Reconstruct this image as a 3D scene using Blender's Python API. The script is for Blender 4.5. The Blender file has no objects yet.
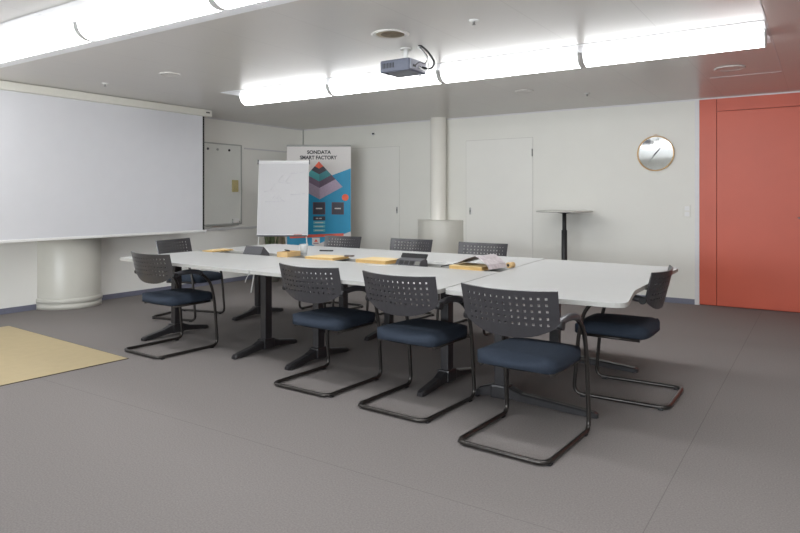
import bpy, bmesh, math, random
from mathutils import Vector, Matrix
random.seed(7)
scene = bpy.context.scene
COL = scene.collection
PI = math.pi
H = 2.443            # ceiling height

# ------------------------------------------------------------------ materials
def lin(c):
    return tuple(((v / 255) / 12.92 if v / 255 <= .04045 else ((v / 255 + .055) / 1.055) ** 2.4) for v in c) + (1,)

def mat(name, rgb, rough=.5, metal=0, spec=.5, noise=0, nscale=40, bump=0, bscale=200, alpha=1, trans=0, coat=0):
    m = bpy.data.materials.new(name); m.use_nodes = True
    nt = m.node_tree; b = nt.nodes['Principled BSDF']
    c = lin(rgb)
    b.inputs['Base Color'].default_value = c
    b.inputs['Roughness'].default_value = rough
    b.inputs['Metallic'].default_value = metal
    b.inputs['Specular IOR Level'].default_value = spec
    if coat: b.inputs['Coat Weight'].default_value = coat
    if trans: b.inputs['Transmission Weight'].default_value = trans
    if alpha < 1: b.inputs['Alpha'].default_value = alpha
    tc = nt.nodes.new('ShaderNodeTexCoord')
    if noise:
        n = nt.nodes.new('ShaderNodeTexNoise'); n.inputs['Scale'].default_value = nscale
        n.inputs['Detail'].default_value = 4
        nt.links.new(tc.outputs['Object'], n.inputs['Vector'])
        r = nt.nodes.new('ShaderNodeValToRGB')
        r.color_ramp.elements[0].position = .3; r.color_ramp.elements[1].position = .7
        r.color_ramp.elements[0].color = tuple(v * (1 - noise) for v in c[:3]) + (1,)
        r.color_ramp.elements[1].color = tuple(min(1, v * (1 + noise)) for v in c[:3]) + (1,)
        nt.links.new(n.outputs['Fac'], r.inputs['Fac'])
        nt.links.new(r.outputs['Color'], b.inputs['Base Color'])
    if bump:
        n2 = nt.nodes.new('ShaderNodeTexNoise'); n2.inputs['Scale'].default_value = bscale
        nt.links.new(tc.outputs['Object'], n2.inputs['Vector'])
        bp = nt.nodes.new('ShaderNodeBump'); bp.inputs['Strength'].default_value = bump
        bp.inputs['Distance'].default_value = .002
        nt.links.new(n2.outputs['Fac'], bp.inputs['Height'])
        nt.links.new(bp.outputs['Normal'], b.inputs['Normal'])
    return m

def seam(nt, axis, offset, spacing, width):
    """1 on thin lines every `spacing` metres along an object axis, else 0."""
    tc = nt.nodes.new('ShaderNodeTexCoord'); sp = nt.nodes.new('ShaderNodeSeparateXYZ')
    nt.links.new(tc.outputs['Object'], sp.inputs[0])
    a = nt.nodes.new('ShaderNodeMath'); a.operation = 'SUBTRACT'; a.inputs[1].default_value = offset - spacing * 40
    nt.links.new(sp.outputs[axis], a.inputs[0])
    m = nt.nodes.new('ShaderNodeMath'); m.operation = 'MODULO'; m.inputs[1].default_value = spacing
    nt.links.new(a.outputs[0], m.inputs[0])
    l = nt.nodes.new('ShaderNodeMath'); l.operation = 'LESS_THAN'; l.inputs[1].default_value = width
    nt.links.new(m.outputs[0], l.inputs[0])
    return l.outputs[0]

def add_seams(m, specs, rgb, strength):
    nt = m.node_tree; b = nt.nodes['Principled BSDF']
    src = b.inputs['Base Color'].links[0].from_socket if b.inputs['Base Color'].links else None
    tot = None
    for s in specs:
        o = seam(nt, *s)
        if tot is None: tot = o
        else:
            mx = nt.nodes.new('ShaderNodeMath'); mx.operation = 'MAXIMUM'
            nt.links.new(tot, mx.inputs[0]); nt.links.new(o, mx.inputs[1]); tot = mx.outputs[0]
    ml = nt.nodes.new('ShaderNodeMath'); ml.operation = 'MULTIPLY'; ml.inputs[1].default_value = strength
    nt.links.new(tot, ml.inputs[0])
    mix = nt.nodes.new('ShaderNodeMix'); mix.data_type = 'RGBA'
    nt.links.new(ml.outputs[0], mix.inputs['Factor'])
    if src: nt.links.new(src, mix.inputs[6])
    else: mix.inputs[6].default_value = b.inputs['Base Color'].default_value
    mix.inputs[7].default_value = lin(rgb)
    nt.links.new(mix.outputs[2], b.inputs['Base Color'])

def emit(name, rgb, strength):
    m = bpy.data.materials.new(name); m.use_nodes = True
    b = m.node_tree.nodes['Principled BSDF']
    b.inputs['Base Color'].default_value = lin((240, 240, 240))
    b.inputs['Emission Color'].default_value = lin(rgb)
    b.inputs['Emission Strength'].default_value = strength
    b.inputs['Roughness'].default_value = .4
    return m

M = {}
M['wall'] = mat('wall_paint', (230, 229, 223), .6, noise=.015, nscale=2)
M['wallp'] = mat('wall_panel_paint', (222, 221, 214), .5, noise=.012, nscale=3)
M['ceil'] = mat('ceiling_panel', (207, 204, 200), .3, spec=.9, noise=.01, nscale=3)
add_seams(M['ceil'], [(0, 5.87, .645, .004)], (150, 146, 142), .4)
M['floor'] = mat('carpet', (133, 128, 126), .95, spec=.1, noise=.13, nscale=130, bump=.3, bscale=900)
add_seams(M['floor'], [(0, 6.9, 4.0, .004), (1, -5.94, 4.0, .004)], (84, 80, 78), .4)
M['base'] = mat('baseboard_paint', (112, 114, 130), .5, noise=.05)
M['door'] = mat('door_laminate', (224, 223, 217), .45, noise=.012, nscale=3)
M['groove'] = mat('joint_gap', (192, 190, 184), .8, noise=.05)
M['orange'] = mat('orange_lacquer', (200, 88, 62), .45, noise=.03, nscale=2.5)
M['orange2'] = mat('orange_lacquer_joint', (160, 72, 54), .6, noise=.03)
M['trim'] = mat('light_grey_trim', (214, 213, 214), .4, noise=.02)
M['metal'] = mat('brushed_metal', (170, 170, 168), .35, metal=.9, noise=.05)
M['alu'] = mat('anodised_frame', (178, 179, 176), .4, metal=0, noise=.04)
M['col'] = mat('column_paint', (203, 201, 192), .32, noise=.015, nscale=3)
M['pipe'] = mat('pipe_gloss_paint', (243, 240, 231), .22, noise=.01, nscale=3)
M['leftwall'] = mat('left_wall_paint', (240, 239, 234), .6, noise=.012, nscale=2)
M['screen'] = mat('screen_fabric', (214, 215, 219), .9, spec=.1, noise=.01, nscale=6)
M['black'] = mat('black_plastic', (28, 28, 30), .45, noise=.1)
M['case'] = mat('screen_case_enamel', (218, 217, 208), .45, noise=.015)
M['top'] = mat('white_laminate', (184, 185, 184), .38, noise=.01, nscale=6)
M['edge'] = mat('table_edge_band', (168, 167, 163), .5, noise=.03)
M['leg'] = mat('dark_steel', (50, 49, 51), .36, metal=.2, noise=.08)
M['tube'] = mat('dark_tube', (70, 67, 65), .28, metal=.75, noise=.06)
M['shell'] = mat('backrest_plastic', (56, 55, 58), .28, noise=.06)
M['fabric'] = mat('navy_fabric', (45, 53, 65), .85, spec=.25, noise=.12, nscale=160, bump=.5, bscale=900)
M['pad'] = mat('arm_plastic', (66, 66, 70), .3, noise=.06)
M['tray'] = mat('channel_grey', (120, 120, 114), .5, metal=.2, noise=.06)
M['folder'] = mat('yellow_card', (222, 196, 142), .6, noise=.06, nscale=12)
M['folder2'] = mat('yellow_card_edge', (196, 162, 104), .7, noise=.08)
M['wood'] = mat('light_wood', (198, 166, 116), .55, noise=.12, nscale=18)
M['mod'] = mat('module_grey', (74, 74, 78), .4, noise=.06)
M['white'] = mat('white_plastic', (228, 228, 226), .4, noise=.02)
M['paper'] = mat('paper', (202, 201, 202), .8, noise=.01)
M['ink'] = mat('grey_marker', (192, 190, 196), .8, noise=.05)
M['mag'] = mat('magazine_print', (196, 188, 190), .35, noise=.18, nscale=30)
M['magd'] = mat('magazine_inside', (92, 78, 70), .5, noise=.3, nscale=24)
M['proj'] = mat('projector_shell', (98, 103, 118), .35, noise=.05)
M['projr'] = mat('projector_rear', (150, 153, 166), .4, noise=.06)
M['glass'] = mat('lens_glass', (20, 24, 34), .06, noise=.05)
M['mirror'] = mat('clock_glass', (172, 173, 171), .05, metal=.9, noise=.01)
M['gold'] = mat('brass_rim', (196, 160, 110), .32, metal=.6, noise=.05)
M['cup'] = mat('clear_plastic', (225, 228, 228), .12, alpha=.42, noise=.01)
M['mat'] = mat('tan_vinyl', (184, 167, 130), .55, noise=.03, nscale=14)
M['matedge'] = mat('mat_edge', (70, 62, 52), .7, noise=.05)
M['leaf'] = mat('leaf_green', (92, 104, 72), .5, noise=.28, nscale=22)
M['pot'] = mat('grey_pot', (120, 116, 108), .6, noise=.06)
M['cab'] = mat('beige_cabinet', (176, 164, 140), .55, noise=.06, nscale=9)
M['vent'] = mat('downlight_reflector', (190, 176, 150), .4, metal=.3, noise=.08)
M['ventd'] = mat('downlight_inside', (120, 106, 86), .6, noise=.2, nscale=30)
M['whiteboard'] = mat('whiteboard_enamel', (232, 233, 228), .22, noise=.01)
M['sponge'] = mat('yellow_sponge', (206, 192, 140), .8, noise=.08)
M['panel'] = mat('lamp_reflector', (238, 240, 244), .35, noise=.01)
M['cap'] = mat('lamp_end_cap', (236, 236, 234), .5, noise=.05)
M['lamp'] = emit('lamp_diffuser', (250, 251, 252), 13.5)
# the prismatic lamp cover sends more light down than sideways
nt = M['lamp'].node_tree; ge = nt.nodes.new('ShaderNodeNewGeometry'); sx_ = nt.nodes.new('ShaderNodeSeparateXYZ'); ab = nt.nodes.new('ShaderNodeMath'); ab.operation = 'ABSOLUTE'
ma = nt.nodes.new('ShaderNodeMath'); ma.operation = 'MULTIPLY_ADD'; ma.inputs[1].default_value = 7.5; ma.inputs[2].default_value = 8.0
nt.links.new(ge.outputs['Normal'], sx_.inputs[0]); nt.links.new(sx_.outputs[2], ab.inputs[0]); nt.links.new(ab.outputs[0], ma.inputs[0]); nt.links.new(ma.outputs[0], nt.nodes['Principled BSDF'].inputs['Emission Strength'])
M['barl'] = mat('bar_table_top', (196, 194, 188), .4, noise=.03)
M['red'] = mat('red_marker', (196, 60, 56), .5, noise=.05)
M['pane'] = mat('window_glass', (240, 244, 246), .03, alpha=.12)  # glass of the windows added as fill
# banner inks
M['b_bg'] = mat('print_grey', (222, 218, 215), .6, noise=.015)
M['b_blue'] = mat('print_blue', (8, 148, 192), .5, noise=.06, nscale=5)
M['b_red'] = mat('print_red', (226, 96, 74), .5, noise=.03)
M['b_orange'] = mat('print_orange', (246, 104, 66), .5, noise=.03)
M['b_dark'] = mat('print_dark', (62, 60, 72), .5, noise=.06)
M['b_darkr'] = mat('print_dark_edge', (96, 72, 84), .5, noise=.06)
M['b_teal'] = mat('print_teal', (72, 166, 172), .5, noise=.08)
M['b_teal2'] = mat('print_teal_deep', (58, 138, 146), .5, noise=.08)
M['b_purple'] = mat('print_purple', (112, 94, 116), .5, noise=.08)
M['b_purple2'] = mat('print_purple_deep', (94, 78, 98), .5, noise=.08)
M['b_lilac'] = mat('print_lilac', (178, 160, 182), .5, noise=.08)
M['b_lilac2'] = mat('print_lilac_deep', (160, 146, 164), .5, noise=.08)
M['b_light'] = mat('print_pale_blue', (104, 190, 204), .5, noise=.05)
M['b_text'] = mat('print_text', (52, 50, 52), .6, noise=.03)

# ------------------------------------------------------------------ mesh helpers
class MB:
    """collects shapes (each with a material slot) and links them as ONE mesh object"""
    def __init__(s): s.bm = bmesh.new(); s.mats = []
    def slot(s, m):
        if m not in s.mats: s.mats.append(m)
        return s.mats.index(m)
    def box(s, lo, hi, m, bev=0, seg=2, rot=None):
        g = bmesh.ops.create_cube(s.bm, size=1)
        vs = g['verts']
        c = [(a + b) / 2 for a, b in zip(lo, hi)]; d = [b - a for a, b in zip(lo, hi)]
        for v in vs:
            v.co = Vector((v.co.x * d[0], v.co.y * d[1], v.co.z * d[2]))
        fs = set(f for v in vs for f in v.link_faces)
        if bev:
            es = list(set(e for v in vs for e in v.link_edges))
            r = bmesh.ops.bevel(s.bm, geom=es, offset=bev, segments=seg, affect='EDGES', profile=.6)
            vs = list(set(r['verts']) | set(v for v in vs if v.is_valid))
            fs = set(f for v in vs if v.is_valid for f in v.link_faces)
        i = s.slot(m)
        for f in fs: f.material_index = i
        mtx = Matrix.Translation(c) @ (rot.to_4x4() if rot else Matrix())
        for v in set(v for f in fs for v in f.verts): v.co = mtx @ v.co
        return fs
    def face(s, pts, m):
        f = s.bm.faces.new([s.bm.verts.new(p) for p in pts]); f.material_index = s.slot(m); return f
    def prism(s, poly, axis, a, b, m):
        """polygon in the plane normal to axis, swept from a to b"""
        def P(p, t):
            if axis == 'x': return (t, p[0], p[1])
            if axis == 'y': return (p[0], t, p[1])
            return (p[0], p[1], t)
        A = [s.bm.verts.new(P(p, a)) for p in poly]; B = [s.bm.verts.new(P(p, b)) for p in poly]
        i = s.slot(m); n = len(poly)
        fs = [s.bm.faces.new(A), s.bm.faces.new(B[::-1])]
        for k in range(n): fs.append(s.bm.faces.new((A[k], B[k], B[(k + 1) % n], A[(k + 1) % n])))
        for f in fs: f.material_index = i
        bmesh.ops.recalc_face_normals(s.bm, faces=fs)
        return fs
    def lathe(s, prof, c, m, n=48, a0=0, a1=2 * PI):
        """profile [(r,z)] turned about the vertical through c"""
        full = abs(a1 - a0 - 2 * PI) < 1e-6
        k = n if full else n + 1
        rings = []
        for r, z in prof:
            if r < 1e-6: rings.append([s.bm.verts.new((c[0], c[1], c[2] + z))])
            else: rings.append([s.bm.verts.new((c[0] + r * math.cos(a0 + (a1 - a0) * j / n), c[1] + r * math.sin(a0 + (a1 - a0) * j / n), c[2] + z)) for j in range(k)])
        i = s.slot(m); fs = []
        for A, B in zip(rings, rings[1:]):
            for j in range(n):
                q = [A[j % len(A)], A[(j + 1) % len(A)], B[(j + 1) % len(B)], B[j % len(B)]]
                q2 = []
                for v in q:
                    if v not in q2: q2.append(v)
                if len(q2) > 2: fs.append(s.bm.faces.new(q2))
        for f in fs: f.material_index = i; f.smooth = True
        bmesh.ops.recalc_face_normals(s.bm, faces=fs)
        return fs
    def tube(s, pts, r, m, n=12, closed=False, ry=None):
        pts = [Vector(p) for p in pts]; N = len(pts); i = s.slot(m)
        T = []
        for k in range(N):
            a = pts[k - 1] if (k or closed) else pts[k]; b = pts[(k + 1) % N] if (k < N - 1 or closed) else pts[k]
            T.append((b - a).normalized())
        up = Vector((0, 0, 1)) if abs(T[0].z) < .9 else Vector((1, 0, 0))
        u = (up - T[0] * up.dot(T[0])).normalized(); rings = []
        for k in range(N):
            u = (u - T[k] * u.dot(T[k])).normalized(); w = T[k].cross(u)
            rr = r[k] if isinstance(r, (list, tuple)) else r
            rings.append([s.bm.verts.new(pts[k] + u * math.cos(2 * PI * j / n) * rr + w * math.sin(2 * PI * j / n) * rr) for j in range(n)])
        fs = []
        for k in range(N if closed else N - 1):
            A, B = rings[k], rings[(k + 1) % N]
            for j in range(n): fs.append(s.bm.faces.new((A[j], A[(j + 1) % n], B[(j + 1) % n], B[j])))
        for f in fs: f.smooth = True
        if not closed: fs += [s.bm.faces.new(rings[0][::-1]), s.bm.faces.new(rings[-1])]
        for f in fs: f.material_index = i
        return fs
    def xform(s, mtx):
        for v in s.bm.verts: v.co = mtx @ v.co
    def build(s, name, parent=None, loc=None, rz=0, label=None, cat=None, group=None, kind=None, weld=False):
        if weld: bmesh.ops.remove_doubles(s.bm, verts=s.bm.verts, dist=1e-5)
        bmesh.ops.recalc_face_normals(s.bm, faces=s.bm.faces[:]) if weld else None
        me = bpy.data.meshes.new(name); s.bm.to_mesh(me); s.bm.free()
        for m in s.mats: me.materials.append(M[m])
        o = bpy.data.objects.new(name, me); COL.objects.link(o)
        if parent: o.parent = parent
        if loc: o.location = loc
        if rz: o.rotation_euler.z = rz
        return tag(o, label, cat, group, kind)

def tag(o, label=None, cat=None, group=None, kind=None):
    if label: o['label'] = label
    if cat: o['category'] = cat
    if group: o['group'] = group
    if kind: o['kind'] = kind
    return o
def empty(name, loc, rz=0, label=None, cat=None, group=None, kind=None):
    o = bpy.data.objects.new(name, None); COL.objects.link(o); o.empty_display_size = .1
    o.location = loc; o.rotation_euler.z = rz
    return tag(o, label, cat, group, kind)
def copy_tree(o, parent=None):
    c = o.copy(); COL.objects.link(c)
    if parent: c.parent = parent
    for ch in list(o.children): copy_tree(ch, c)
    return c
def fillet(pts, r, n=6):
    """round the corners of a polyline; r one radius or one per corner"""
    pts = [Vector(p) for p in pts]; out = [pts[0]]
    for k in range(1, len(pts) - 1):
        rr = r[k - 1] if isinstance(r, (list, tuple)) else r
        a, b, c = pts[k - 1], pts[k], pts[k + 1]
        d1 = (a - b); d2 = (c - b)
        t = min(rr, d1.length * .49, d2.length * .49)
        p = b + d1.normalized() * t; q = b + d2.normalized() * t
        for j in range(n + 1):
            s = j / n; out.append((1 - s) ** 2 * p + 2 * s * (1 - s) * b + s * s * q)
    out.append(pts[-1]); return out
def part(name, parent, fn, **k):
    b = MB(); fn(b); return b.build(name, parent, **k)

# ------------------------------------------------------------------ the room
X1, Y1 = 10.2, -12.2
def slab(name, lo, hi, m):
    b = MB(); b.box(lo, hi, m); return b.build(name, kind='structure')
slab('floor', (-.1, Y1 - .1, -.1), (X1 + .1, .1, 0), 'floor')
slab('ceiling', (-.1, Y1 - .1, H), (X1 + .1, .1, H + .1), 'ceil')
slab('wall_left', (-.1, Y1, 0), (0, 0, H), 'leftwall')
slab('wall_back', (-.1, 0, 0), (6.2, .1, H), 'wallp')
slab('wall_right', (X1, Y1, 0), (X1 + .1, 0, H), 'wall')
b = MB()
WX0, WX1, WZ0, WZ1 = 2.6, 8.6, .85, 2.0  # opening for the added fill windows
b.box((-.1, Y1 - .1, 0), (WX0, Y1, H), 'wall'); b.box((WX1, Y1 - .1, 0), (X1 + .1, Y1, H), 'wall'); b.box((WX0, Y1 - .1, 0), (WX1, Y1, WZ0), 'wall'); b.box((WX0, Y1 - .1, WZ1), (WX1, Y1, H), 'wall')
b.build('wall_front', kind='structure')
for k in range(4):  # windows added out of view, as daylight fill for the shadows under the tables
    xa = WX0 + 1.5 * k; g = MB()
    for lo, hi in (((0, 0), (1.5, .05)), ((0, WZ1 - WZ0 - .05), (1.5, WZ1 - WZ0)), ((0, .05), (.05, WZ1 - WZ0 - .05)), ((1.45, .05), (1.5, WZ1 - WZ0 - .05))): g.box((lo[0], -.03, lo[1]), (hi[0], .03, hi[1]), 'white')
    wo = g.build('window_%d' % (k + 1), None, (xa, Y1 - .05, WZ0), kind='structure')
    part('pane', wo, lambda b: b.box((.05, -.004, .05), (1.45, .004, WZ1 - WZ0 - .05), 'pane'))
pl = bpy.data.lights.new('added_window_portal', 'AREA'); pl.shape = 'RECTANGLE'; pl.size = WX1 - WX0; pl.size_y = WZ1 - WZ0; pl.cycles.is_portal = True  # guides sky light in through the added windows
po = bpy.data.objects.new('added_window_portal', pl); COL.objects.link(po); po.location = ((WX0 + WX1) / 2, Y1 - .12, (WZ0 + WZ1) / 2); po.rotation_euler = (PI / 2, 0, 0)
slab('trim_1', (6.2, -.012, 0), (6.25, .1, H), 'trim')           # light post where white wall meets orange
# orange built-in front
b = MB(); b.box((6.25, .03, 0), (X1, .1, H), 'orange2')
b.box((6.25, -.004, .012), (6.432, .03, 2.43), 'orange')
b.box((6.438, -.004, 2.285), (8.5, .03, 2.43), 'orange'); b.box((8.5, -.004, .012), (X1, .03, 2.43), 'orange')
b.build('wall_back.001', kind='structure')
d = MB(); d.box((6.438, -.004, .012), (7.462, .03, 2.279), 'orange', .002); o = d.build('door_1', kind='structure')
h = MB(); h.tube(fillet([(7.36, -.004, 1.05), (7.36, -.05, 1.05), (7.245, -.05, 1.05)], .02), .008, 'metal')
h.lathe([(0, 0), (.022, 0), (.022, .006), (0, .006)], (0, 0, 0), 'metal', 20)
hb = h.build('door_handle', o)
d = MB(); d.box((7.468, -.004, .012), (8.494, .03, 2.279), 'orange', .002); d.build('door_2', kind='structure')
slab('trim_2', (6.25, -.012, 2.43), (X1, .03, H), 'trim')
# white doors flush in the back wall: a shadow gap, a leaf, a latch and hinges
def flush_door(name, x0, x1, z1, latch_x, hinge_x):
    g = MB(); g.box((x0, -.002, 0), (x1, .0, z1), 'groove'); g.box((x0 + .005, -.005, .004), (x1 - .005, -.002, z1 - .005), 'door', .001)
    o = g.build(name, kind='structure')
    part('latch', o, lambda b: (b.box((latch_x - .014, -.012, 1.03), (latch_x + .014, -.006, 1.13), 'metal', .004), b.box((latch_x - .006, -.013, 1.06), (latch_x + .006, -.012, 1.1), 'black')))
    if hinge_x: part('hinge', o, lambda b: b.tube([(hinge_x, -.01, 1.84), (hinge_x, -.01, 1.94)], .009, 'metal'))
    return o
flush_door('door_3', 3.142, 4.168, 2.1, 3.215, 4.16)
flush_door('door_4', 1.05, 1.985, 2.075, 1.94, None)
# baseboards
b = MB(); b.box((0, -.012, 0), (1.05, 0, .062), 'base'); b.box((1.985, -.012, 0), (2.37, 0, .062), 'base'); b.box((3.11, -.012, 0), (3.142, 0, .062), 'base'); b.box((4.168, -.012, 0), (6.2, 0, .062), 'base')
b.build('baseboard_back', kind='structure')
b = MB(); b.box((0, Y1, 0), (.012, -4.505, .062), 'base'); b.box((0, -3.755, 0), (.012, -.012, .062), 'base')
b.build('baseboard_left', kind='structure')
# rails of the wall panelling on the left wall and the corner post
slab('trim_3', (0, -2.9, .79), (.018, -.03, .825), 'trim')
slab('trim_4', (0, -1.36, 2.025), (.012, -.03, 2.045), 'trim')
slab('trim_5', (0, -.026, .062), (.014, -.012, H), 'alu')
slab('trim_6', (0, -.012, H - .018), (6.2, 0, H), 'trim')
slab('trim_7', (0, Y1, H - .018), (.012, -.03, H), 'trim')
# round columns half sunk in the wall: plinth, drum, slim pipe above
def column(name, c, a0, a1, pipe):
    o = empty(name, (c[0], c[1], 0), kind='structure')
    part('plinth', o, lambda b: b.lathe([(0, 0), (.362, 0), (.362, .055), (.350, .06), (.350, .066), (.372, .07), (.372, .115), (.36, .125), (0, .125)], (0, 0, 0), 'col', 48, a0, a1))
    part('drum', o, lambda b: b.lathe([(.358, .124), (.358, .935), (.35, .948), (0, .95)], (0, 0, 0), 'col', 48, a0, a1))
    part('pipe', o, lambda b: b.lathe([(.115, .949), (.115, H - .004), (.12, H - .003), (.12, H)], pipe, 'pipe', 40))
    return o
column('round_column', (.001, -4.13, 0), -PI / 2, PI / 2, (.12, 0, 0))
column('round_column', (2.74, -.001, 0), PI, 2 * PI, (.01, -.125, 0))

# ------------------------------------------------------------------ ceiling lamps
LW = .36
def lamp(k, xa, xb, yc, label, proto=[]):
    if not proto:
        L = 1.312
        o = empty('ceiling_light', (0, 0, H))
        p = MB()
        p.box((0, -LW, -.004), (L - .005, LW, -.0005), 'panel'); p.build('reflector_panel', o)
        n = 20; r1, r2 = .1, .1
        prof = [(r1 * math.cos(PI + PI * j / n), -.004 + r2 * math.sin(PI + PI * j / n)) for j in range(n + 1)]
        q = MB(); i = q.slot('lamp')
        A = [q.bm.verts.new((.022, a, z)) for a, z in prof]; B = [q.bm.verts.new((L - .027, a, z)) for a, z in prof]
        for j in range(n):
            f = q.bm.faces.new((A[j], B[j], B[j + 1], A[j + 1])); f.smooth = True
        q.build('diffuser', o)
        for x0, x1 in ((.013, .022), (L - .027, L - .018)):
            c = MB(); c.prism([(a * 1.01, z) for a, z in prof], 'x', x0, x1, 'cap'); c.build('end_cap', o)
        proto.append(o)
    else: o = copy_tree(proto[0])
    o.location = (xa, yc, H)
    tag(o, label, 'ceiling light', 'fluorescent ceiling lights')
ordw = ['first', 'second', 'third', 'fourth', 'fifth', 'sixth', 'seventh']
for k in range(4):
    lamp(k, 1.89 + 1.3175 * k, 0, -3.1, ['white fluorescent ceiling light at the far strip end nearest the projection screen',
         'white fluorescent ceiling light in the far strip just left of the projector',
         'white fluorescent ceiling light in the far strip just right of the projector',
         'white fluorescent ceiling light at the far strip end nearest the orange door'][k])
for k in range(6):
    lamp(k, .675 + 1.3175 * k, 0, -5.83, 'white fluorescent ceiling light of the near strip, %s from the projection screen' % ordw[k])

# ------------------------------------------------------------------ ceiling fittings
def fitting(name, x, y, r, label, cat, dark):
    o = empty(name, (x, y, H), 0, label, cat, 'round ceiling fittings')
    part('rim', o, lambda b: b.lathe([(r, -.001), (r, -.006), (r * .94, -.01), (r * .8, -.008), (r * .74, -.001)], (0, 0, 0), 'ceil', 36))
    part('inner_disc', o, lambda b: b.lathe([(r * .76, -.004), (r * .5, -.003), (0, -.002)], (0, 0, 0), dark, 36))
    return o
fitting('ceiling_downlight', 4.89, -4.52, .135, 'round brownish recessed downlight in the ceiling just in front of the projector', 'downlight', 'vent')
d = bpy.data.objects['ceiling_downlight']
part('lamp_insert', d, lambda b: (b.lathe([(.085, -.0055), (.05, -.012), (.02, -.009), (0, -.009)], (.012, .012, 0), 'ventd', 24)))
fitting('ceiling_vent', 6.77, -1.83, .13, 'round flat ceiling vent disc near the orange wall', 'vent', 'ceil')
fitting('ceiling_vent', 4.74, -1.69, .1, 'round flat ceiling disc beyond the far lamp strip, over the back doors', 'vent', 'ceil')
fitting('ceiling_vent', 2.31, -4.44, .1, 'round flat ceiling disc between screen case and far lamp strip', 'vent', 'ceil')
def sprinkler(x, y, label):
    o = empty('ceiling_sprinkler', (x, y, H), 0, label, 'sprinkler', 'small ceiling sprinklers')
    part('cover_plate', o, lambda b: b.lathe([(.034, -.001), (.03, -.008), (.012, -.01), (0, -.01)], (0, 0, 0), 'white', 24))
    part('nozzle', o, lambda b: b.lathe([(.009, -.01), (.007, -.03), (.014, -.032), (.014, -.034), (0, -.035)], (0, 0, 0), 'metal', 16))
sprinkler(5.55, -4.51, 'small sprinkler in the ceiling in front of the lamps, right of the projector')
sprinkler(5.27, -1.17, 'small sprinkler in the ceiling close to the back wall, beyond the far lamps')
sprinkler(1.35, -4.5, 'small white sprinkler in the ceiling beside the projection screen case')
# access hatch lines near the orange wall
b = MB(); w = .004
b.box((7.155, -4.6, H - .003), (7.163, -1.4, H - .0005), 'trim'); b.box((6.55, -1.405, H - .003), (7.163, -1.397, H - .0005), 'trim')
b.build('trim_8', kind='structure')

# ------------------------------------------------------------------ projector
o = empty('projector', (4.725, -4.09, 2.243), 0, 'grey ceiling projector hanging in front of the far lamp strip', 'projector')
b = MB(); b.box((-.14, -.13, 0), (.13, .13, .095), 'proj', .018, 3); b.build('body', o)
part('rear_panel', o, lambda b: (b.box((.128, -.115, .012), (.136, .115, .09), 'projr', .003), b.box((.136, -.08, .03), (.139, -.04, .05), 'black'), b.box((.136, 0, .03), (.139, .03, .05), 'black'), b.box((.136, .05, .03), (.139, .09, .045), 'mod')))
lens = part('lens', o, lambda b: (b.tube([(-.15, .04, .05), (-.175, .04, .05)], .034, 'black', 24),))
part('lens_glass', lens, lambda b: b.tube([(-.174, .04, .05), (-.177, .04, .05)], .026, 'glass', 24))
part('vent_grille', o, lambda b: [b.box((-.11 + k * .014, -.1315, .03), (-.103 + k * .014, -.129, .07), 'black') for k in range(8)])
part('ceiling_mount', o, lambda b: (b.tube([(.02, .0, .098), (.02, 0, H - 2.243 - .012)], .02, 'white', 20), b.lathe([(.045, H - 2.243 - .014), (.045, H - 2.243 - .001), (0, H - 2.243 - .001)], (.02, 0, 0), 'white', 28), b.box((-.06, -.06, .097), (.1, .06, .106), 'white', .002)))
part('foot', o, lambda b: b.tube([(.1, .08, -.018), (.1, .08, .002)], .012, 'white', 14))
part('foot', o, lambda b: b.tube([(-.1, -.08, -.008), (-.1, -.08, .002)], .012, 'black', 14))
part('cable', o, lambda b: b.tube(fillet([(.139, .05, .045), (.21, .06, .02), (.27, .03, .06), (.22, 0, .15), (.17, -.02, .195), (.15, -.02, H - 2.243)], .05), .008, 'black', 10), label='black cable looping up to the ceiling')
part('cable', o, lambda b: b.tube(fillet([(.139, .0, .04), (.19, .03, .0), (.24, .0, .05), (.17, .0, .16), (.12, .01, H - 2.243)], .04), .005, 'white', 8), label='thin white cable')
part('cable', o, lambda b: b.tube(fillet([(.139, -.06, .04), (.18, -.05, .07), (.17, .04, .06), (.19, .06, .12), (.13, .03, H - 2.243)], .03), .004, 'mod', 8))

# ------------------------------------------------------------------ projection screen
o = empty('projection_screen', (.6, -4.0, 0), 0, 'large white projection screen pulled down along the left wall', 'screen')
part('case', o, lambda b: b.box((-.06, -1.75, H - .092), (.06, 1.45, H - .003), 'case', .01))
part('case_end_cap', o, lambda b: (b.box((-.058, 1.45, H - .09), (.058, 1.46, H - .005), 'case', .003), b.box((.0605, 1.36, H - .05), (.0625, 1.42, H - .034), 'black')))
part('fabric', o, lambda b: b.box((.012, -1.6, .845), (.014, 1.36, H - .085), 'screen'))
for yy in (1.34, -1.607): part('edge_border', o, lambda b: b.box((.0125, yy, .845), (.0152, yy + .027, H - .085), 'black'), label='black border strip')
part('bottom_bar', o, lambda b: b.box((.002, -1.61, .817), (.024, 1.37, .846), 'white', .005))
part('bar_end', o, lambda b: b.box((.0, 1.37, .812), (.026, 1.395, .85), 'trim', .003))

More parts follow.
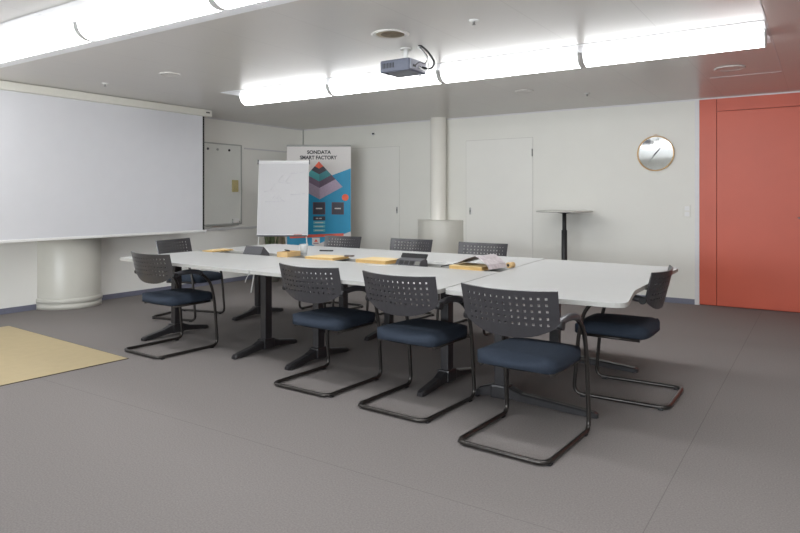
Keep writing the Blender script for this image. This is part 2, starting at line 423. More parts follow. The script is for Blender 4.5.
# ------------------------------------------------------------------ whiteboard on the left wall
o = empty('whiteboard', (.0, -2.09, .87), 0, 'white enamel whiteboard on the left wall, half behind the projection screen', 'whiteboard')
part('board', o, lambda b: b.box((.001, -.655, .012), (.02, .65, 1.2), 'whiteboard'))
part('frame', o, lambda b: (b.box((.001, -.66, 1.192), (.028, .66, 1.21), 'alu', .003), b.box((.001, .642, 0), (.028, .66, 1.2), 'alu', .003), b.box((.001, -.66, 0), (.028, -.642, 1.2), 'alu', .003), b.box((.001, -.66, 0), (.028, .66, .016), 'alu', .003)))
part('pen_tray', o, lambda b: (b.box((.02, -.6, -.008), (.07, .56, -.002), 'alu', .002), b.box((.066, -.6, -.008), (.07, .56, .006), 'alu')))
for k, (yy, g) in enumerate(((-.04, 'mod'), (.14, 'alu'), (.36, 'black'))):
    t = MB(); t.tube([(.0203, 0, 0), (.03, 0, 0)], .018, g, 20)
    t.build('board_magnet', None, (0, -2.04 + yy, 1.985), 0, ['dark grey magnet on the whiteboard, nearest the screen edge', 'light grey magnet on the whiteboard, middle of the row', 'black magnet on the whiteboard nearest the board corner'][k], 'magnet', 'whiteboard magnets')
t = MB(); t.box((.0203, -.055, -.09), (.045, .055, .09), 'sponge', .006); t.build('board_eraser', None, (0, -1.57, 1.45), 0, 'yellow board eraser stuck on the whiteboard', 'eraser')
t = MB(); t.box((.0203, -.06, 0), (.055, .06, .07), 'white', .01); t.tube([(.04, .07, .02), (.04, .1, .02)], .016, 'white', 14); t.build('pen_holder', None, (0, -1.57, .89), 0, 'white pen holder at the bottom of the whiteboard', 'pen holder')

# ------------------------------------------------------------------ back wall fittings
o = empty('wall_clock', (5.76, 0, 1.815), 0, 'round wall clock with mirrored face and brass rim', 'clock')
ry = Matrix.Rotation(PI / 2, 4, 'X')
def wallround(b, prof, m, n=64):
    t = MB(); t.lathe(prof, (0, 0, 0), m, n); t.xform(ry)
    me = bpy.data.meshes.new('tmp'); t.bm.to_mesh(me); t.bm.free()
    k = len(b.bm.faces); b.bm.from_mesh(me); i = b.slot(m)
    b.bm.faces.ensure_lookup_table()
    for f in b.bm.faces[k:]: f.material_index = i
    bpy.data.meshes.remove(me)
part('rim', o, lambda b: wallround(b, [(.202, .001), (.215, .001), (.217, .03), (.211, .034), (.204, .03), (.202, .012)], 'gold'))
part('face', o, lambda b: wallround(b, [(.204, .014), (0, .014)], 'mirror'))
def hand(b, ang, ln, w):
    c, s = math.sin(ang), math.cos(ang)
    p = [(-.03 * c - w * s, -.03 * s + w * c), (-.03 * c + w * s, -.03 * s - w * c), (ln * c + w * .5 * s, ln * s - w * .5 * c), (ln * c - w * .5 * s, ln * s + w * .5 * c)]
    b.prism([(a, z) for a, z in p], 'y', -.018, -.0165, 'mod')
part('hour_hand', o, lambda b: hand(b, math.radians(40), .085, .008))
part('minute_hand', o, lambda b: hand(b, math.radians(218), .13, .005))
part('hub', o, lambda b: wallround(b, [(.01, .0145), (.01, .02), (0, .02)], 'mod', 20))
part('hanging_loop', o, lambda b: b.tube([(.018 * math.cos(a * PI / 8), -.012, .222 + .01 * math.sin(a * PI / 8)) for a in range(16)], .003, 'gold', 8, True))
t = MB(); t.box((-.04, -.011, -.075), (.04, -.0005, .075), 'wallp', .004); t.box((-.026, -.013, .01), (.026, -.011, .06), 'white', .001); t.box((-.026, -.013, -.06), (.026, -.011, -.01), 'white', .001)
t.build('light_switch', None, (6.115, 0, 1.11), 0, 'pale switch plate on the white wall next to the orange door', 'switch')
o = empty('wall_sensor', (1.49, 0, 2.29), 0, 'tiny dark sensor high on the back wall above the banner', 'sensor')
part('housing', o, lambda b: b.box((-.035, -.03, -.022), (.03, -.0005, .022), 'white', .006))
part('eye', o, lambda b: b.box((-.012, -.034, -.012), (.028, -.0295, .014), 'black', .002), label='dark sensor window')

# ------------------------------------------------------------------ bar table
o = empty('bar_table', (4.745, -.40, 0), 0, 'tall slim bar table with round top in front of the white back wall', 'bar table')
part('table_top', o, lambda b: (b.lathe([(0, 1.108), (.345, 1.108), (.352, 1.101), (.352, 1.094)], (0, 0, 0), 'barl', 56), b.lathe([(.352, 1.094), (.345, 1.09), (.05, 1.086), (0, 1.086)], (0, 0, 0), 'leg', 56)))
part('pole', o, lambda b: b.lathe([(.036, .03), (.036, .86), (.026, .865), (.026, 1.07), (.09, 1.082), (.09, 1.088)], (0, 0, 0), 'black', 28))
part('base_plate', o, lambda b: b.lathe([(.23, 0), (.23, .008), (.2, .018), (.05, .03), (0, .031)], (0, 0, 0), 'black', 48))

# ------------------------------------------------------------------ banner
CA = math.radians(33.41)
o = empty('roll_up_banner', (1.04, -.81, 0), CA, 'tall blue and white roll-up banner with a layered pyramid in the corner', 'banner')
part('base_cassette', o, lambda b: (b.box((-.5, -.07, 0), (.5, .07, .07), 'alu', .02, 3), b.box((-.5, -.2, 0), (-.44, .2, .012), 'alu', .004), b.box((.44, -.2, 0), (.5, .2, .012), 'alu', .004)))
part('top_rail', o, lambda b: b.tube([(-.49, .0, 2.068), (.49, 0, 2.068)], .014, 'alu', 14))
part('support_pole', o, lambda b: b.tube([(0, .03, .06), (0, .03, 2.06)], .01, 'alu', 12))
def bp(px, py): return ((px - 319) / 65.4, 2.05 - (py - 147) / 65.4)
b = MB()
b.box((-.49, .001, .06), (.49, .003, 2.068), 'b_bg')
lay = [0]
def poly(pts, m):
    lay[0] += 1
    b.face([(bp(*p)[0], .0005 - .00035 * lay[0], bp(*p)[1]) for p in pts], m)
def rect(x0, y0, x1, y1, m): poly([(x0, y1), (x1, y1), (x1, y0), (x0, y0)], m)
poly([(287.1, 256), (350.9, 231.5), (350.9, 168.5), (287.1, 192)], 'b_blue')
A, Bv, Rv, Lv = (319, 161.5), (319.8, 199.5), (342.7, 187), (296.6, 187)
lerp = lambda p, q, t: (p[0] + (q[0] - p[0]) * t, p[1] + (q[1] - p[1]) * t)
bands = [(0, .19, 'b_orange', 'b_red'), (.19, .34, 'b_dark', 'b_dark'), (.34, .53, 'b_teal', 'b_teal2'), (.53, .70, 'b_purple', 'b_purple2'), (.70, 1, 'b_lilac2', 'b_lilac')]
for t0, t1, ml, mr in bands:
    for S, m in ((Lv, ml), (Rv, mr)):
        q = [lerp(A, S, t0), lerp(A, S, t1), lerp(A, Bv, t1), lerp(A, Bv, t0)]
        if t0 == 0: q = q[:3]
        if S is Rv: q = q[::-1]
        poly(q, m)
poly([(345.4 + 3.4 * math.cos(a * PI / 12), 197.6 - 3.4 * math.sin(a * PI / 12)) for a in range(24)], 'b_orange')
for x0, x1 in ((313, 325.4), (331.8, 344)):
    rect(x0, 202.4, x1, 214.6, 'b_darkr'); rect(x0 + .8, 203.2, x1 - .8, 213.8, 'b_dark'); rect(x0 + 3, 208, x1 - 3, 209.2, 'b_bg')
rect(313.3, 216.5, 325.4, 220.4, 'b_dark'); rect(316, 218, 318.5, 219, 'b_bg'); rect(319.5, 218, 322, 219, 'b_bg')
for y in (221.3, 225.2, 229.1):
    rect(313.5, y, 325.3, y + 2.7, 'b_light'); rect(315, y + 1, 323.5, y + 1.7, 'b_bg')
poly([(290, 238.5), (343.8, 236), (343.8, 233.4), (290, 235.4)], 'b_red')
rect(312.3, 237.8, 320, 245, 'b_bg'); poly([(314.2, 242), (318.2, 242), (316.2, 239)], 'b_red'); rect(313.6, 243, 318.8, 243.8, 'b_purple')
def lettering(txt, cx, y0, y1, wpx):
    cu = bpy.data.curves.new('t', 'FONT'); cu.body = txt; cu.align_x = 'CENTER'; cu.size = .08; cu.offset = .0032
    to = bpy.data.objects.new('t', cu); COL.objects.link(to)
    dg = bpy.context.evaluated_depsgraph_get(); me = bpy.data.meshes.new_from_object(to.evaluated_get(dg))
    xs = [v.co.x for v in me.vertices]; ys = [v.co.y for v in me.vertices]
    sx = (wpx / 65.4) / (max(xs) - min(xs)); sy = ((y1 - y0) / 65.4) / (max(ys) - min(ys))
    mx = (max(xs) + min(xs)) / 2; my = min(ys); X, Z = bp(cx, y1)
    for v in me.vertices: v.co = Vector(((v.co.x - mx) * sx + X, -.0006, (v.co.y - my) * sy + Z))
    k = len(b.bm.faces); b.bm.from_mesh(me); i = b.slot('b_text'); b.bm.faces.ensure_lookup_table()
    for f in b.bm.faces[k:]: f.material_index = i
    bpy.data.objects.remove(to); bpy.data.curves.remove(cu); bpy.data.meshes.remove(me)
lettering('SONDATA', 319.2, 150.4, 154.2, 24)
lettering('SMART FACTORY', 318.6, 155.7, 159.6, 37)
b.build('printed_sheet', o)

# ------------------------------------------------------------------ flip chart
o = empty('flip_chart', (1.37, -1.95, 0), CA, 'white flip chart easel with faint sketches, standing before the blue banner', 'flip chart')
tilt = Matrix.Translation((0, 0, .76)) @ Matrix.Rotation(math.radians(-7), 4, 'X')
def tilted(name, parent, fn, **k):
    b = MB(); fn(b); b.xform(tilt); return b.build(name, parent, **k)
bd = tilted('board', o, lambda b: (b.box((-.345, 0, 0), (.345, .02, 1.03), 'white', .006), b.box((-.345, -.012, .985), (.345, 0, 1.012), 'trim', .003)))
for sx in (-1, 1): tilted('paper_clamp', bd, lambda b: b.box((sx * .352 - .007, -.012, .975), (sx * .352 + .007, .004, 1.04), 'mod', .004))
pd = tilted('paper_pad', o, lambda b: b.box((-.335, -.008, .02), (.335, -.0005, .985), 'paper'))
def stroke(b, pts, r=.0035): b.tube([(x, -.0082, z) for x, z in pts], r, 'ink', 5)
def sketch(b):
    R = random.Random(3)
    stroke(b, [(.1, .85), (.14, .855), (.17, .85), (.2, .862)]); stroke(b, [(.22, .86), (.3, .872)], .002)
    for x0, z0 in ((-.17, .62), (-.07, .74), (.03, .73)):
        stroke(b, [(x0, z0), (x0 + .06, z0 + .09), (x0 + .08, z0 - .02), (x0 + .005, z0 - .01)], .0025)
    stroke(b, [(.1, .56), (.2, .562), (.3, .57)], .003)
    stroke(b, [(-.26, .6), (-.18, .61)], .003); stroke(b, [(-.24, .46), (-.1, .462), (.02, .47)], .003)
    for x in (-.14, -.08): stroke(b, [(x, .5), (x + .03, .55), (x + .05, .5)], .0025)
    stroke(b, [(-.02, .49), (.03, .46)], .003)
tilted('sketch_lines', pd, sketch, label='faint grey marker sketches')
tilted('pen_tray', o, lambda b: (b.box((-.34, -.05, -.014), (.34, 0, -.006), 'mod', .002), b.box((-.34, -.05, -.014), (.34, -.045, .004), 'mod')))
t = MB(); t.tube([(.16, -.028, .004), (.27, -.028, .004)], .009, 'red', 10); t.xform(Matrix.Translation((1.37, -1.95, 0)) @ Matrix.Rotation(CA, 4, 'Z') @ tilt)
t.build('red_marker', label='red marker pen lying on the flip chart tray', cat='marker')
for sx in (-1, 1):
    part('leg', o, lambda b: b.tube([(sx * .3, .05, .95), (sx * .345, .02, .5), (sx * .40, -.1, 0)], .009, 'white', 12))
part('leg', o, lambda b: b.tube([(0, .11, 1.3), (0, .5, 0)], .01, 'white', 12))

# ------------------------------------------------------------------ plant and cabinet in the corner
o = empty('potted_plant', (.47, -1.24, 0), 0, 'green upright-leaved potted plant behind the flip chart', 'plant')
part('pot', o, lambda b: b.lathe([(0, 0), (.11, 0), (.15, .3), (.155, .32), (.14, .32), (.135, .28), (0, .28)], (0, 0, 0), 'pot', 32))
part('soil', o, lambda b: b.lathe([(.134, .285), (.06, .295), (0, .292)], (0, 0, 0), 'ventd', 24))
def leaves(b):
    R = random.Random(5)
    for k in range(17):
        a = R.uniform(0, 2 * PI); r0 = R.uniform(.01, .09); h = R.uniform(.45, .68); sp = R.uniform(.0, .09); w = R.uniform(.018, .028)
        ca, sa = math.cos(a), math.sin(a); n = 7; L = []
        for j in range(n + 1):
            t = j / n; r = r0 + sp * t * t; ww = w * (1 - .75 * t ** 3) * (1 if j < n else .1); z = .28 + h * t
            L.append([Vector((r * ca - sa * q * ww, r * sa + ca * q * ww, z)) + Vector((ca, sa, 0)) * (abs(q) * .008) for q in (-1, 0, 1)])
        V = [[b.bm.verts.new(p) for p in row] for row in L]
        for j in range(n):
            for q in range(2):
                f = b.bm.faces.new((V[j][q], V[j][q + 1], V[j + 1][q + 1], V[j + 1][q])); f.smooth = True; f.material_index = b.slot('leaf')
part('leaves', o, leaves)
o = empty('low_cabinet', (.21, -.72, 0), 0, 'beige low cabinet in the corner between plant and banner', 'cabinet')
part('body', o, lambda b: (b.box((-.19, -.22, .04), (.18, .22, .8), 'cab', .003), b.box((-.17, -.2, 0), (.16, .2, .04), 'mod')))
for s in (-1, 1):
    dd = part('door', o, lambda b: b.box((.18, min(s * .003, s * .217), .05), (.196, max(s * .003, s * .217), .79), 'cab', .002))
    part('handle', dd, lambda b: b.box((.196, s * .03 - .006, .5), (.206, s * .03 + .006, .6), 'metal', .002))

# ------------------------------------------------------------------ floor mat
b = MB(); b.box((-2.14, -1.6, .001), (0, 0, .005), 'matedge'); b.box((-2.138, -1.598, .005), (-.004, -.006, .0065), 'mat')
b.build('floor_mat', None, (2.9, -5.265, 0), math.radians(-3.2), 'tan vinyl floor mat lying on the carpet before the projection screen', 'mat')

# ------------------------------------------------------------------ tables
TH = .74
def t_leg(parent, x, y, ang, la, lb, name='leg'):
    """column on a foot whose two tapering arms run along local y"""
    g = MB(); g.box((-.03, -.038, .06), (.03, .038, .70), 'leg', .006); g.box((-.04, -.2, .698), (.04, .2, .7145), 'leg', .002)
    l = g.build(name, parent, (x, y, 0), ang)
    f = MB()
    f.box((-.045, -.06, .02), (.045, .06, .105), 'leg', .012)
    for s, ln in ((-1, la), (1, lb)):
        ys = [0, .07, .14, ln - .02, ln]; zt = [.1, .095, .07, .036, .026]; zb = [.03, .03, .022, .004, .004]; ww = [.038, .036, .03, .026, .018]
        rings = []
        for yy, a, c, w in zip(ys, zt, zb, ww):
            rings.append([f.bm.verts.new(p) for p in ((-w, s * yy, c), (w, s * yy, c), (w, s * yy, a - .008), (w * .7, s * yy, a), (-w * .7, s * yy, a), (-w, s * yy, a - .008))])
        i = f.slot('leg')
        for A, B in zip(rings, rings[1:]):
            for k in range(6):
                q = f.bm.faces.new((A[k], A[(k + 1) % 6], B[(k + 1) % 6], B[k])); q.material_index = i
        q = f.bm.faces.new(rings[-1]); q.material_index = i
        f.tube([(0, s * (ln - .03), 0), (0, s * (ln - .03), .006)], .016, 'black', 12)
    bmesh.ops.recalc_face_normals(f.bm, faces=f.bm.faces[:])
    f.build('foot', l)
    return l
def slab_top(b, poly, rad):
    """white top with rounded corners and a grey edge band"""
    P = []
    n = len(poly)
    for k in range(n):
        a, p, c = Vector(poly[k - 1]), Vector(poly[k]), Vector(poly[(k + 1) % n])
        q, r = p + (a - p).normalized() * rad, p + (c - p).normalized() * rad
        for j in range(6):
            t = j / 5; v = (1 - t) ** 2 * q + 2 * t * (1 - t) * p + t * t * r; P.append((v.x, v.y))
    for z0, z1, m in ((TH - .025, TH - .0015, 'edge'), (TH - .0015, TH, 'top')): b.prism(P, 'z', z0, z1, m)
def table(poly, legs, beam, label, rad=.015):
    cx = sum(p[0] for p in poly) / len(poly); cy = sum(p[1] for p in poly) / len(poly)
    o = empty('conference_table', (cx, cy, 0), 0, label, 'table', 'white conference tables')
    part('table_top', o, lambda b: slab_top(b, [(x - cx, y - cy) for x, y in poly], rad))
    for x, y, ang, la, lb in legs: t_leg(o, x - cx, y - cy, ang, la, lb)
    (xa, ya), (xb, yb) = beam
    def bm(b):
        d = Vector((xb - xa, yb - ya, 0)); L = d.length / 2 - .034
        b.box((-L, -.018, .66), (L, .018, .70), 'leg', .003)
        b.xform(Matrix.Translation(((xa + xb) / 2 - cx, (ya + yb) / 2 - cy, 0)) @ Matrix.Rotation(math.atan2(d.y, d.x), 4, 'Z'))
    part('cross_beam', o, bm)
    return o
FY, BY = -4.47, -3.37
table([(2.25, -4.925), (3.965, -5.005), (3.965, -4.085), (2.25, -4.075)], [(2.445, FY, 0, .36, .36), (3.607, FY, 0, .36, .36)], ((2.445, FY), (3.607, FY)), 'near-row white conference table at the projection screen end')
table([(3.97, -5.005), (5.62, -5.09), (5.54, -4.085), (3.97, -4.085)], [(4.175, FY, 0, .36, .36), (5.325, FY, 0, .36, .36)], ((4.175, FY), (5.325, FY)), 'near-row white conference table beside the cross table')
table([(2.19, -3.86), (3.86, -3.86), (3.86, -2.93), (2.19, -2.93)], [(2.39, BY, 0, .36, .36), (3.55, BY, 0, .36, .36)], ((2.39, BY), (3.55, BY)), 'far-row white conference table at the flip chart end')
table([(3.865, -3.86), (5.521, -3.86), (5.441, -2.93), (3.865, -2.93)], [(4.09, BY, 0, .36, .36), (5.25, BY, 0, .36, .36)], ((4.09, BY), (5.25, BY)), 'far-row white conference table beside the cross table')
# the cross table: long axis towards the back wall, feet running across it
table([(5.632, -5.09), (6.655, -5.01), (6.572, -4.5), (6.563, -3.06), (5.452, -2.97)], [(5.79, -4.60, PI / 2, .60, .20), (5.73, -3.47, PI / 2, .62, .2)], ((5.79, -4.60), (5.73, -3.47)), 'white conference table set crosswise at the orange wall end', .09)

# grey cable channel in the gap between the two rows
o = empty('cable_channel', (3.87, -3.97, 0), 0, 'grey cable channel filling the gap between the two table rows', 'cable channel')
part('tray', o, lambda b: (b.box((-1.66, -.09, .715), (1.62, .095, .7215), 'tray'), b.box((-1.66, -.05, .70), (1.62, .05, .715), 'tray')))
for bx in (-1.1, .95):
    part('bracket', o, lambda b: (b.box((bx - .03, -.2, .694), (bx + .03, .2, .70), 'leg'), b.box((bx - .03, -.2, .70), (bx + .03, -.135, .7145), 'leg'), b.box((bx - .03, .135, .70), (bx + .03, .2, .7145), 'leg')))

# ------------------------------------------------------------------ chairs
def make_chair():
    o = empty('cantilever_chair', (0, 0, 0))
    r = .0125; hw = .245
    # one bent tube: arm, front upright, floor runner, rear bar, and back up the other side
    side = [(hw, -.15, .648), (hw, -.05, .668), (hw, .09, .655), (hw, .205, .57), (hw, .245, .42), (hw, .28, r + .004), (hw, -.29, r + .004)]
    path = fillet(side + [(-p[0], p[1], p[2]) for p in side[::-1]], [.08, .1, .12, .1, .06, .06, .06, .06, .1, .12, .1, .08], 6)
    f = MB(); f.tube(path, r, 'tube', 12); f.build('frame', o)
    for s in (-1, 1):
        p = [Vector((s * hw, y, z)) for y, z in ((-.165, .646), (-.12, .655), (-.05, .667), (.02, .666), (.08, .656), (.115, .643))]
        part('armrest', o, lambda b: b.tube(fillet(p, .03, 4), .0195, 'pad', 14))
        part('back_joint', o, lambda b: b.tube([(s * .232, -.15, .648), (s * .275, -.15, .648)], .022, 'black', 16))
        for yy in (-.25, .22): part('glide', o, lambda b: b.box((s * hw - .012, yy - .015, 0), (s * hw + .012, yy + .015, .01), 'black', .003))
    # perforated backrest shell
    nx, nz = 13, 5; W = .270; pitch = .0358
    xs = [-W] + [(-nx / 2 + k) * pitch for k in range(nx + 1)] + [W]
    zr = [.632 + .0322 * k for k in range(nz + 1)]
    def S(x, z):
        u = x / W
        return Vector((x * (1 - .10 * (.8 - z) * (u * u)), -.212 + .058 * u * u - (z - .60) * .25, z + .006 * u * u * (1 if z > .7 else 0)))
    def zb(x): return .572 + .078 * abs(x / W) ** 2.6
    b = MB(); i = b.slot('shell'); bm = b.bm
    cache = {}
    def V(x, z):
        z = max(z, zb(x)); k = (round(x, 5), round(z, 5))
        if k not in cache: cache[k] = bm.verts.new(S(x, z))
        return cache[k]
    h = .0058
    def quad(*v):
        w = []
        for q in v:
            if q not in w: w.append(q)
        if len(w) > 2: bm.faces.new(w)
    for a in range(len(xs) - 1):
        xa, xb = xs[a], xs[a + 1]
        bm.faces.new((V(xa, zr[-1]), V(xb, zr[-1]), V(xb, .815), V(xa, .815)))
        for (p, q) in ((0, .5), (.5, 1)):
            g = lambda x, t: zb(x) + (zr[0] - zb(x)) * t
            quad(V(xa, g(xa, p)), V(xb, g(xb, p)), V(xb, g(xb, q)), V(xa, g(xa, q)))
        for c in range(nz):
            za, zc = zr[c], zr[c + 1]
            if a in (0, len(xs) - 2):
                quad(V(xa, za), V(xb, za), V(xb, zc), V(xa, zc)); continue
            xm, zm = (xa + xb) / 2, (za + zc) / 2
            o4 = [V(xa, za), V(xb, za), V(xb, zc), V(xa, zc)]
            i4 = [V(xm - h, zm - h), V(xm + h, zm - h), V(xm + h, zm + h), V(xm - h, zm + h)]
            for k in range(4): bm.faces.new((o4[k], o4[(k + 1) % 4], i4[(k + 1) % 4], i4[k]))
    bmesh.ops.recalc_face_normals(bm, faces=bm.faces[:])
    bmesh.ops.solidify(bm, geom=bm.faces[:], thickness=.008)
    b.build('backrest', o)
    # seat: cushion over a plastic pan
    def cushion(name, grow, z0, z1, m, dome):
        b = MB(); n = 14
        P = []
        def pt(u, v, top):
            # superellipse footprint
            k = max(abs(u), abs(v))
            if k > 0:
                ln = (abs(u) ** 5 + abs(v) ** 5) ** .2; u, v = u / ln * k, v / ln * k
            x = u * (.222 + grow) * (1 - .04 * v); y = .07 + v * (.235 + grow)
            edge = max(abs(u), abs(v)); rnd = max(0, (edge - .72) / .28)
            zt = z1 - (1 - math.sqrt(max(0, 1 - rnd * rnd))) * (z1 - z0) * .62 - dome * (max(0, v) ** 3) * .018 + dome * .006 * (1 - u * u)
            zbt = z0 + rnd ** 3 * .008 - dome * (max(0, v) ** 3) * .012
            return (x, y, zt if top else min(zbt, zt - .001))
        for top in (1, 0):
            g = [[b.bm.verts.new(pt(-1 + 2 * p / n, -1 + 2 * q / n, top)) for p in range(n + 1)] for q in range(n + 1)]
            P.append(g)
            for q in range(n):
                for p in range(n):
                    v = (g[q][p], g[q][p + 1], g[q + 1][p + 1], g[q + 1][p])
                    f = b.bm.faces.new(v if top else v[::-1]); f.smooth = True
        ring = [(0, p) for p in range(n)] + [(q, n) for q in range(n)] + [(n, p) for p in range(n, 0, -1)] + [(q, 0) for q in range(n, 0, -1)]
        for k in range(len(ring)):
            a, c = ring[k], ring[(k + 1) % len(ring)]
            f = b.bm.faces.new((P[1][a[0]][a[1]], P[1][c[0]][c[1]], P[0][c[0]][c[1]], P[0][a[0]][a[1]])); f.smooth = True
        b.slot(m); bmesh.ops.recalc_face_normals(b.bm, faces=b.bm.faces[:])
        return b.build(name, o)
    cushion('seat', .006, .398, .474, 'fabric', 1)
    cushion('seat_pan', -.02, .388, .402, 'black', 0)
    part('seat_rail', o, lambda b: (b.tube([(-hw, .243, .40), (hw, .243, .40)], .01, 'tube'), b.tube([(-.2, .24, .392), (-.2, -.12, .388)], .01, 'tube'), b.tube([(.2, .24, .392), (.2, -.12, .388)], .01, 'tube')))
    return o
chair0 = make_chair()
chairs = [
    (2.90, -4.865, -2.5, 'dark perforated-back chair with navy seat at the mat corner, screen end of the near row'),
    (4.62, -4.882, -2, 'dark perforated-back chair with navy seat, second along the near table side from the screen'),
    (5.375, -4.935, -3, 'dark perforated-back chair with navy seat, third along the near table side from the screen'),
    (6.155, -5.11, -3, 'nearest dark perforated-back chair with navy seat, drawn up to the cross table'),
    (6.412, -4.0, 90, 'dark perforated-back chair facing the table at the orange wall end, seen from its side'),
    (2.77, -2.60, 180, 'dark chair on the far table side, in front of the blue banner'),
    (3.72, -2.60, 180, 'dark chair on the far table side, below the round column'),
    (4.64, -2.72, 180, 'dark chair on the far table side, in front of the white door'),
    (1.80, -3.82, 13 - 90, 'dark chair at the table end under the projection screen, facing along the table'),
]
for k, (x, y, a, lab) in enumerate(chairs):
    c = chair0 if k == 0 else copy_tree(chair0)
    c.location = (x, y, 0); c.rotation_euler.z = math.radians(a)
    tag(c, lab, 'chair', 'cantilever chairs around the conference tables')

# ------------------------------------------------------------------ things on the tables
def folder(x, y, z, w, d, rz, h, label, name='card_folder'):
    o = empty(name, (x, y, z), math.radians(rz), label, 'folder', 'yellow folders on the tables')
    part('cover', o, lambda b: (b.box((-w / 2, -d / 2, 0), (w / 2, d / 2, .0025), 'folder'), b.box((-w / 2, -d / 2, h - .0025), (w / 2 - .006, d / 2, h), 'folder'), b.box((-w / 2 - .002, -d / 2, 0), (-w / 2, d / 2, h), 'folder')))
    part('sheets', o, lambda b: b.box((-w / 2 + .001, -d / 2 + .006, .0026), (w / 2 - .012, d / 2 - .006, h - .0026), 'folder2'))
    return o
ZT = TH + .0005
folder(2.43, -3.96, ZT, .15, .28, 4, .012, 'yellow folder across the gap at the screen end of the tables')
folder(3.86, -3.98, ZT, .31, .24, 2, .02, 'yellow folder lying in the gap between cup and second folder')
folder(4.43, -4.0, ZT, .31, .24, -2, .028, 'thick yellow folder right beside the open socket box')
folder(5.28, -3.98, ZT, .28, .24, -2, .026, 'yellow folder under the tented brochure')
# small wooden tray with dark pens
o = empty('wooden_tray', (3.43, -4.01, ZT), math.radians(6), 'small light wooden tray on the gap beside the grey socket box', 'tray')
part('bowl', o, lambda b: (b.box((-.058, -.1, 0), (.058, .1, .006), 'wood', .002), b.box((-.058, -.1, .004), (.058, -.092, .045), 'wood', .003), b.box((-.058, .092, .004), (.058, .1, .045), 'wood', .003), b.box((-.058, -.092, .004), (-.05, .092, .045), 'wood', .003), b.box((.05, -.092, .004), (.058, .092, .045), 'wood', .003)))
t = MB(); t.tube([(0, -.06, 0), (0, .07, 0)], .007, 'black', 10); t.build('pen', None, (3.41, -4.01, ZT + .0525), math.radians(60), 'dark pen lying over the wooden tray', 'pen')
# beaker
o = empty('plastic_cup', (3.43, -3.81, ZT), 0, 'clear plastic cup standing on the far table', 'cup')
part('cup_wall', o, lambda b: b.lathe([(0, .001), (.03, .001), (.042, .096), (.044, .098), (.04, .096), (.028, .004), (0, .004)], (0, 0, 0), 'cup', 28))
part('water', o, lambda b: b.lathe([(0, .006), (.027, .006), (.032, .04), (0, .04)], (0, 0, 0), 'cup', 28))
t = MB(); t.box((-.07, -.012, 0), (.07, .012, .014), 'black', .005); t.build('remote_control', None, (3.36, -3.4, ZT), math.radians(22), 'slim black remote control on the far table', 'remote')
t = MB(); t.box((-.04, -.02, 0), (.04, .02, .012), 'magd', .004); t.build('glasses_case', None, (4.06, -3.93, ZT + .023), math.radians(15), 'small dark case lying on the folder between the tables', 'case')
# flip-up socket boxes
def socket_box(x, y, rz, label, sockets):
    o = empty('socket_box', (x, y, ZT - .018), math.radians(rz), label, 'socket box', 'socket boxes in the table gap')
    w = .117
    part('housing', o, lambda b: b.prism([(-.06, 0), (.06, 0), (.056, .05), (.035, .07), (-.03, .058), (-.055, .02)] if sockets else [(-.06, 0), (.06, 0), (.055, .025), (-.012, .088), (-.052, .02)], 'x', -w, w, 'mod'))
    if sockets:
        n = Vector((0, -.038, .025)).normalized()
        rot = Matrix.Rotation(math.atan2(.038, .025), 3, 'X')
        for k in range(3):
            p = part('socket', o, lambda b: b.box((-.085 + k * .05, -.046, .022), (-.045 + k * .05, -.0405, .054), 'black', .002, rot=Matrix.Rotation(math.radians(-33), 3, 'X')))
        part('data_port', o, lambda b: b.box((.068, -.046, .022), (.112, -.0405, .054), 'tray', .002, rot=Matrix.Rotation(math.radians(-33), 3, 'X')))
        part('lid', o, lambda b: b.prism([(.03, .07), (.04, .068), (.062, .098), (.054, .103)], 'x', -w - .008, w + .004, 'black'), label='black open lid')
    else:
        part('lid', o, lambda b: b.prism([(-.0555, .021), (-.051, .0215), (-.0125, .0885), (-.0165, .091)], 'x', -w, w, 'mod'))
    return o
socket_box(2.99, -3.99, 0, 'closed grey socket box between the tables near the wooden tray', False)
socket_box(4.75, -4.02, -3, 'open socket box with black lid and sockets between the tables', True)
# brochure tented over the folder
o = empty('brochure', (5.36, -3.95, ZT + .027), math.radians(-6), 'glossy brochure opened like a tent over a yellow folder', 'brochure')
def sheet(b, pts, y0, y1, th, m, m2):
    up = [Vector((x, 0, z)) for x, z in pts]; n = len(up)
    for k in range(n - 1):
        a, c = up[k], up[k + 1]; d = (c - a).normalized(); nr = Vector((-d.z, 0, d.x)) * th
        for (p, q, mm) in ((a, c, m2), (a + nr, c + nr, m)):
            f = b.face([(p.x, y0, p.z), (q.x, y0, q.z), (q.x, y1, q.z), (p.x, y1, p.z)], mm); f.smooth = True
        for yy in (y0, y1): b.face([(a.x, yy, a.z), (c.x, yy, c.z), ((c + nr).x, yy, (c + nr).z), ((a + nr).x, yy, (a + nr).z)], m2)
part('front_page', o, lambda b: sheet(b, [(-.21, .002), (-.15, .02), (-.08, .05), (-.02, .068), (.0, .07)], -.11, .12, .004, 'mag', 'magd'))
part('back_page', o, lambda b: sheet(b, [(.0, .07), (.02, .066), (.06, .04), (.1, .012), (.115, -.018)], -.13, .12, .006, 'mag', 'mag'))
t = MB(); t.tube([(0, -.03, .024), (0, .03, .024)], .022, 'wood', 18); t.tube([(0, -.0305, .024), (0, -.032, .024)], .011, 'black', 14)
t.build('tape_roll', None, (5.51, -3.82, ZT), math.radians(-15), 'tan cardboard roll standing beside the tented brochure', 'roll')
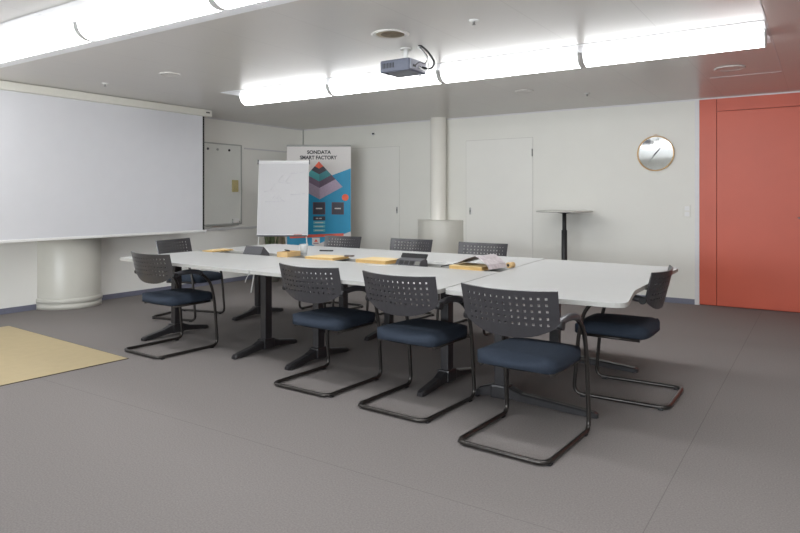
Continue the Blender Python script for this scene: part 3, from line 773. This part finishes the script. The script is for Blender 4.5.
# cables
def cable(pts, r, m, label, name='cable', z=TH + .004):
    t = MB(); t.tube(fillet([(x, y, z + (p[0] if p else 0)) for x, y, *p in pts], .04), r, m, 8); return t.build(name, label=label, cat='cable')
cable([(4.86, -3.93, .01), (4.92, -3.86, .02), (4.90, -3.74), (4.99, -3.68), (5.04, -3.76), (4.95, -3.82)], .004, 'white', 'white cable coiled on the far table beside the open socket box')
cable([(5.02, -4.02), (5.08, -3.95, .012), (5.14, -3.99), (5.13, -4.05)], .005, 'black', 'black cable end in the gap next to the tented brochure')
cable([(4.40, -4.18), (4.48, -4.25), (4.58, -4.22), (4.66, -4.17), (4.69, -4.12)], .0025, 'white', 'thin white cable on the near table in front of the open socket box')
t = MB(); t.tube(fillet([(3.46, -4.5, .711), (3.455, -4.5, .65), (3.43, -4.52, .6), (3.42, -4.53, .56)], .03), .003, 'white', 8)
t.build('hanging_cable', label='white cable end hanging under the near table beside its steel leg', cat='cable')
t = MB(); t.tube(fillet([(3.66, -4.3, .706), (3.68, -4.34, .66), (3.8, -4.36, .645), (3.9, -4.34, .665), (3.95, -4.3, .706)], .04), .005, 'black', 8)
t.build('hanging_cable', label='black cable loop hanging under the seam of the near tables', cat='cable')

# ------------------------------------------------------------------ camera and view
cam = bpy.data.cameras.new('camera'); co = bpy.data.objects.new('camera', cam); COL.objects.link(co)
cam.sensor_width = 36; cam.lens = 36 * 640.6 / 800; cam.shift_y = -(266.5 - 197.87) / 800
cam.clip_start = .05; cam.clip_end = 60
co.location = (7.47, -8.305, 1.27); co.rotation_euler = (PI / 2, 0, CA)
scene.camera = co
w = bpy.data.worlds.new('world'); scene.world = w; w.use_nodes = True
w.node_tree.nodes['Background'].inputs[0].default_value = (.8, .85, .9, 1); w.node_tree.nodes['Background'].inputs[1].default_value = 27.0
scene.view_settings.view_transform = 'Standard'; scene.view_settings.look = 'None'
scene.view_settings.exposure = .1; scene.view_settings.gamma = 1; scene.view_settings.use_curve_mapping = False
scene.cycles.max_bounces = 12; scene.cycles.diffuse_bounces = 8; scene.cycles.sample_clamp_indirect = 6
scene.cycles.use_denoising = True
